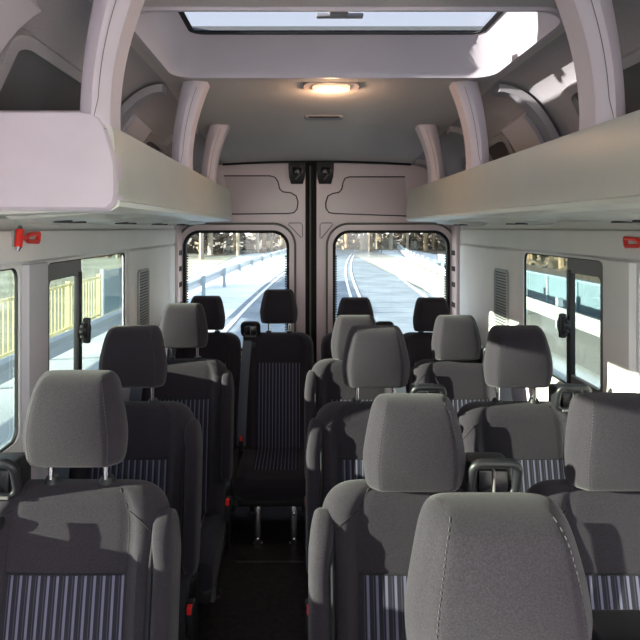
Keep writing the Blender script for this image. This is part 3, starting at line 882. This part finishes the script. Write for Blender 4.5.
make_seat('passenger_seat', px(515.5, R2), R2, T(R2), 'window seat of the middle right pair, headrest against the right window', 0.060, arm=0, guide=1)
make_seat('passenger_seat', px(184.5, R3), R3, T(R3), 'third single seat on the left, in front of the left rear door window', 0.060, arm=1, guide=-1, buckle=1)
make_seat('passenger_seat', px(355, R3), R3, T(R3), 'aisle seat of the third right pair, mostly behind the raised headrest', 0.002, arm=-1, guide=1)
make_seat('passenger_seat', px(455, R3), R3, T(R3), 'window seat of the third right pair, low headrest beside the air grille', 0.002, arm=0, guide=1)
make_seat('passenger_seat', px(207, R4), R4, T(R4), 'leftmost seat of the rear bench row, in the dark corner', 0.020, arm=0, guide=-1, buckle=1)
make_seat('passenger_seat', px(279, R4), R4, T(R4), 'rear row seat at the end of the aisle with striped back fully seen', 0.060, arm=0, guide=-1, buckle=1)
make_seat('passenger_seat', px(355, R4), R4, T(R4), 'rear row seat right of the door seam, headrest seen over the seats ahead', 0.010, arm=0, guide=1)
make_seat('passenger_seat', px(431, R4), R4, T(R4), 'rightmost seat of the rear bench row, headrest against the right door window', 0.010, arm=0, guide=1)

# ------------------------------------------------------------------ outside
G = -EYE
def cx(y): return 0.0012*max(y, 0)**2
gb = sheet(lambda u, v: Vector((u, v, G-0.03)), lin(-160, 160, 17), lin(-60, 200, 14))
tag(build('ground', gb, M['snow'], smooth=False), 'snow covered ground around the road', kind='structure')
gb = sheet(lambda u, v: Vector((-5.6-u*70, v, G-0.01+0.8*u)), lin(0, 1, 8), lin(-40, 62, 12))
tag(build('field', gb, M['grass']), 'pale winter grass field left of the fence', kind='structure')
ys = lin(-40, 80, 61)
rb = sheet(lambda u, v: Vector((cx(v)+u, v, G)), lin(-2.3, 4.3, 5), ys)
tag(build('road', rb, M['road']), 'blue grey asphalt road behind the van', kind='structure')
for nm, off, w, lab in (('lane_line', -2.1, 0.12, 'white edge line on the left side of the road'), ('lane_line', 4.0, 0.14, 'white edge line on the right side of the road'), ('lane_line', 1.30, 0.10, 'left one of two white lines along the middle of the road'), ('lane_line', 1.62, 0.10, 'right one of two white lines along the middle of the road')):
    t = sheet(lambda u, v: Vector((cx(v)+u, v, G+0.012)), [off, off+w], ys)
    tag(build(nm, t, M['paint'], smooth=False), lab, 'road marking')
for nm, xs_, ys_ in (('forest_floor', (-140, 160), (72, 200)), ('wood_floor', (13, 150), (-20, 72))):
    t = sheet(lambda u, v: Vector((u, v, G+0.02)), lin(*xs_, 4), lin(*ys_, 4))
    tag(build(nm, t, M['brush'], smooth=False), kind='structure')
t = B(); f_ = t.faces.new([t.verts.new(Vector(p)) for p in ((-140, 72, G+0.02), (-140, 48, G+0.02), (-9, 48, G+0.02), (0, 66, G+0.02), (24, 66, G+0.02), (24, 72, G+0.02))])
o = build('undergrowth_floor', t, M['brush'], smooth=False); tag(o, kind='structure')
# guardrails
def guardrail(off, y0, y1, zt, h, m, label, step=4.0, pm='post', ph=0.8):
    root = empty('guardrail', (cx(y0)+off, y0, G)); tag(root, label, 'guardrail')
    yy = lin(y0, y1, int((y1-y0)/2)+1)
    rings = [[Vector((cx(y)+off+dx, y, G+z)) for dx, z in ((-0.03, zt), (0.04, zt-h*0.12), (-0.02, zt-h*0.5), (0.04, zt-h*0.88), (-0.03, zt-h), (-0.06, zt-h), (-0.06, zt))] for y in yy]
    build('beam', loft(rings), m, root, world=True, smooth=False)
    y = y0+0.5
    while y < y1:
        build('rail_post', box(cx(y)+off+0.05, cx(y)+off+0.17, y-0.07, y+0.07, G, G+ph), M[pm], root, world=True, smooth=False)
        y += step
guardrail(-4.0, -8, 70, 0.75, 0.33, M['rail'], 'grey guardrail along the left edge of the road')
guardrail(6.0, -8, 64, 0.62, 0.34, M['railw'], 'pale guardrail with blue posts along the right side of the road', 2.4)
# barrier
br = empty('noise_barrier', (8.2, 10, G)); tag(br, 'long low blue grey panel barrier beyond the right guardrail', 'barrier')
bb = B(); add_box(bb, 8.2, 8.28, -6, 34, G-0.02, G+0.92)
build('panel', bb, M['barrier'], br, world=True, smooth=False)
for k in range(20):
    y = -5+k*2.0
    build('barrier_post', box(8.14, 8.34, y-0.05, y+0.05, G, G+0.98), M['cyanp'], br, world=True, smooth=False)
build('top_rail', box(8.16, 8.32, -6, 34, G+0.92, G+0.97), M['cyanp'], br, world=True, smooth=False)
sb = sheet(lambda u, v: Vector((u, v, G+0.05)), [5.0, 8.15], lin(-8, 60, 4)); tag(build('verge', sb, mat('dusty_verge', (0.20, 0.20, 0.18), 0.95, noise=0.1, nscale=0.6), smooth=False), 'dusty pale verge beyond the right guardrail', kind='structure')
# yellow fence
fn = empty('yellow_fence', (-5.2, 4, G)); tag(fn, 'yellow vertical bar fence seen through the left windows', 'fence')
for z in (1.22, 0.25):
    build('fence_rail', box(-5.22, -5.17, -3, 15, G+z-0.03, G+z+0.03), M['yellow'], fn, world=True, smooth=False)
fb = B(); y = -3
while y < 15:
    add_box(fb, -5.205, -5.185, y, y+0.016, G+0.25, G+1.22); y += 0.18
o = build('fence_bars', fb, M['yellow'], fn, world=True, smooth=False); o['kind'] = 'stuff'
for k in range(10):
    y = -3+k*2.0; build('fence_post', box(-5.24, -5.15, y-0.04, y+0.04, G, G+1.30), M['yellow'], fn, world=True, smooth=False)
pf = empty('blue_panel_screen', (-5.2, 20, G)); tag(pf, 'pale blue panel screen beyond the end of the yellow fence', 'screen')
for k in range(5):
    y = 15.3+k*2.1; build('panel', box(-5.23, -5.17, y, y+2.0, G+0.2, G+1.35), M['cyanp'], pf, world=True, smooth=False)
    build('frame_post', box(-5.25, -5.15, y-0.08, y, G, G+1.42), M['rail'], pf, world=True, smooth=False)
# trees
def tree_meshes(seed, m_bark, conifer):
    rnd = random.Random(seed); tb = B(); h = 13+rnd.random()*4
    pts = [(rnd.uniform(-.1, .1)*i*0.4, rnd.uniform(-.1, .1)*i*0.4, h*i/6) for i in range(7)]
    add_tube(tb, pts, 0.17+0.08*rnd.random(), 7, taper=0.3)
    for k in range(14):
        z = 1.5+rnd.random()*(h-3); a = rnd.random()*2*PI; L = 0.7+rnd.random()*1.3
        add_tube(tb, [(0, 0, z), (math.cos(a)*L*.5, math.sin(a)*L*.5, z+.2), (math.cos(a)*L, math.sin(a)*L, z+.6)], 0.04, 4, taper=0.3)
    cb_ = B()
    for k in range(170 if conifer else 70):
        z = h*0.42+rnd.random()*h*0.58; R = (1.8*(1-(z/h-0.42)/0.62)+0.3); a = rnd.random()*2*PI; rr = R*rnd.random()**.5
        c = Vector((math.cos(a)*rr, math.sin(a)*rr, z)); n_ = 3
        for q in range(3):
            v = [cb_.verts.new(c+Vector((rnd.uniform(-.45, .45), rnd.uniform(-.45, .45), rnd.uniform(-.25, .25)))) for _ in range(3)]; cb_.faces.new(v)
    def tomesh(bm, nm, m):
        me = bpy.data.meshes.new(nm); bm.to_mesh(me); bm.free(); me.materials.append(m); return me
    return tomesh(tb, 'trunk', m_bark), tomesh(cb_, 'crown', M['needles'] if conifer else M['brush'])
protos = [tree_meshes(i, M['bark'] if i % 2 == 0 else M['pale_bark'], i % 3 != 2) for i in range(6)]
rnd = random.Random(11)
def put_tree(x, y, z, lab, grp):
    tm, cm = rnd.choice(protos)
    r = empty('pine_tree', (x, y, z), rnd.random()*6.28); tag(r, lab, 'tree', grp); s_ = rnd.uniform(0.8, 1.15); r.scale = (s_, s_, s_)
    for nm, me in (('trunk', tm), ('crown', cm)):
        o = bpy.data.objects.new(nm, me); C.objects.link(o); o.parent = r
for k in range(110):
    x = -38+k*0.82+rnd.uniform(-.4, .4); y = 60+rnd.uniform(0, 12)-min(16, max(0, -x+1)*1.7)
    put_tree(x, y, G, 'thin tall pine in the forest edge behind the van', 'pines of the forest edge behind the van')
for k in range(50):
    put_tree(15+rnd.uniform(0, 12), 18+k*0.95, G, 'thin tall pine in the woods right of the road', 'pines right of the road')
ub = B()
for k in range(3600):
    x = rnd.uniform(-45, 55); y = 68+rnd.uniform(0, 9)-min(16, max(0, -x+1)*1.7)
    if k % 4 == 0: x = 17+rnd.uniform(-2, 8); y = rnd.uniform(14, 66)
    c = Vector((x, y, G+rnd.random()**1.2*5.5))
    for q in range(3):
        v = [ub.verts.new(c+Vector((rnd.uniform(-.9, .9), rnd.uniform(-.5, .5), rnd.uniform(-.6, .6)))) for _ in range(3)]; ub.faces.new(v)
tag(build('underbrush', ub, M['brush'], smooth=False), 'brown underbrush among the forest trunks', 'underbrush', kind='stuff')

# ------------------------------------------------------------------ light, sky, camera
w = bpy.data.worlds.new('winter_sky'); S.world = w; w.use_nodes = True
nt = w.node_tree; bg = nt.nodes['Background']
tc = nt.nodes.new('ShaderNodeTexCoord'); sp = nt.nodes.new('ShaderNodeSeparateXYZ'); rp = nt.nodes.new('ShaderNodeValToRGB')
nt.links.new(tc.outputs['Generated'], sp.inputs[0]); nt.links.new(sp.outputs['Z'], rp.inputs['Fac'])
rp.color_ramp.elements[0].position = 0.0; rp.color_ramp.elements[0].color = (1.0, 0.95, 0.90, 1)
rp.color_ramp.elements[1].position = 0.6; rp.color_ramp.elements[1].color = (0.55, 0.62, 0.72, 1)
e = rp.color_ramp.elements.new(0.2); e.color = (0.92, 0.90, 0.88, 1)
nt.links.new(rp.outputs['Color'], bg.inputs['Color']); bg.inputs['Strength'].default_value = 1.7
sd = bpy.data.lights.new('sun', 'SUN'); sd.energy = 25.0; sd.color = (1.0, 0.90, 0.70); sd.angle = math.radians(0.6)
so = bpy.data.objects.new('sun', sd); C.objects.link(so)
so.rotation_euler = Vector((1.0, 0.23, -0.18)).to_track_quat('-Z', 'Y').to_euler()
cam = bpy.data.cameras.new('camera'); co = bpy.data.objects.new('camera', cam); C.objects.link(co)
cam.sensor_width = 36; cam.lens = 578/640*36; cam.shift_x = 21/640; cam.shift_y = -92/640; cam.clip_start = 0.02; cam.clip_end = 500
co.location = (0, 0, 0); co.rotation_euler = (PI/2, 0, 0)
S.camera = co
for o in list(C.objects):
    if o.parent is None: o.location.z += EYE
S.view_settings.view_transform = 'Standard'; S.view_settings.look = 'None'
S.view_settings.gamma = 1; S.view_settings.use_curve_mapping = False
S.view_settings.exposure = 1.55
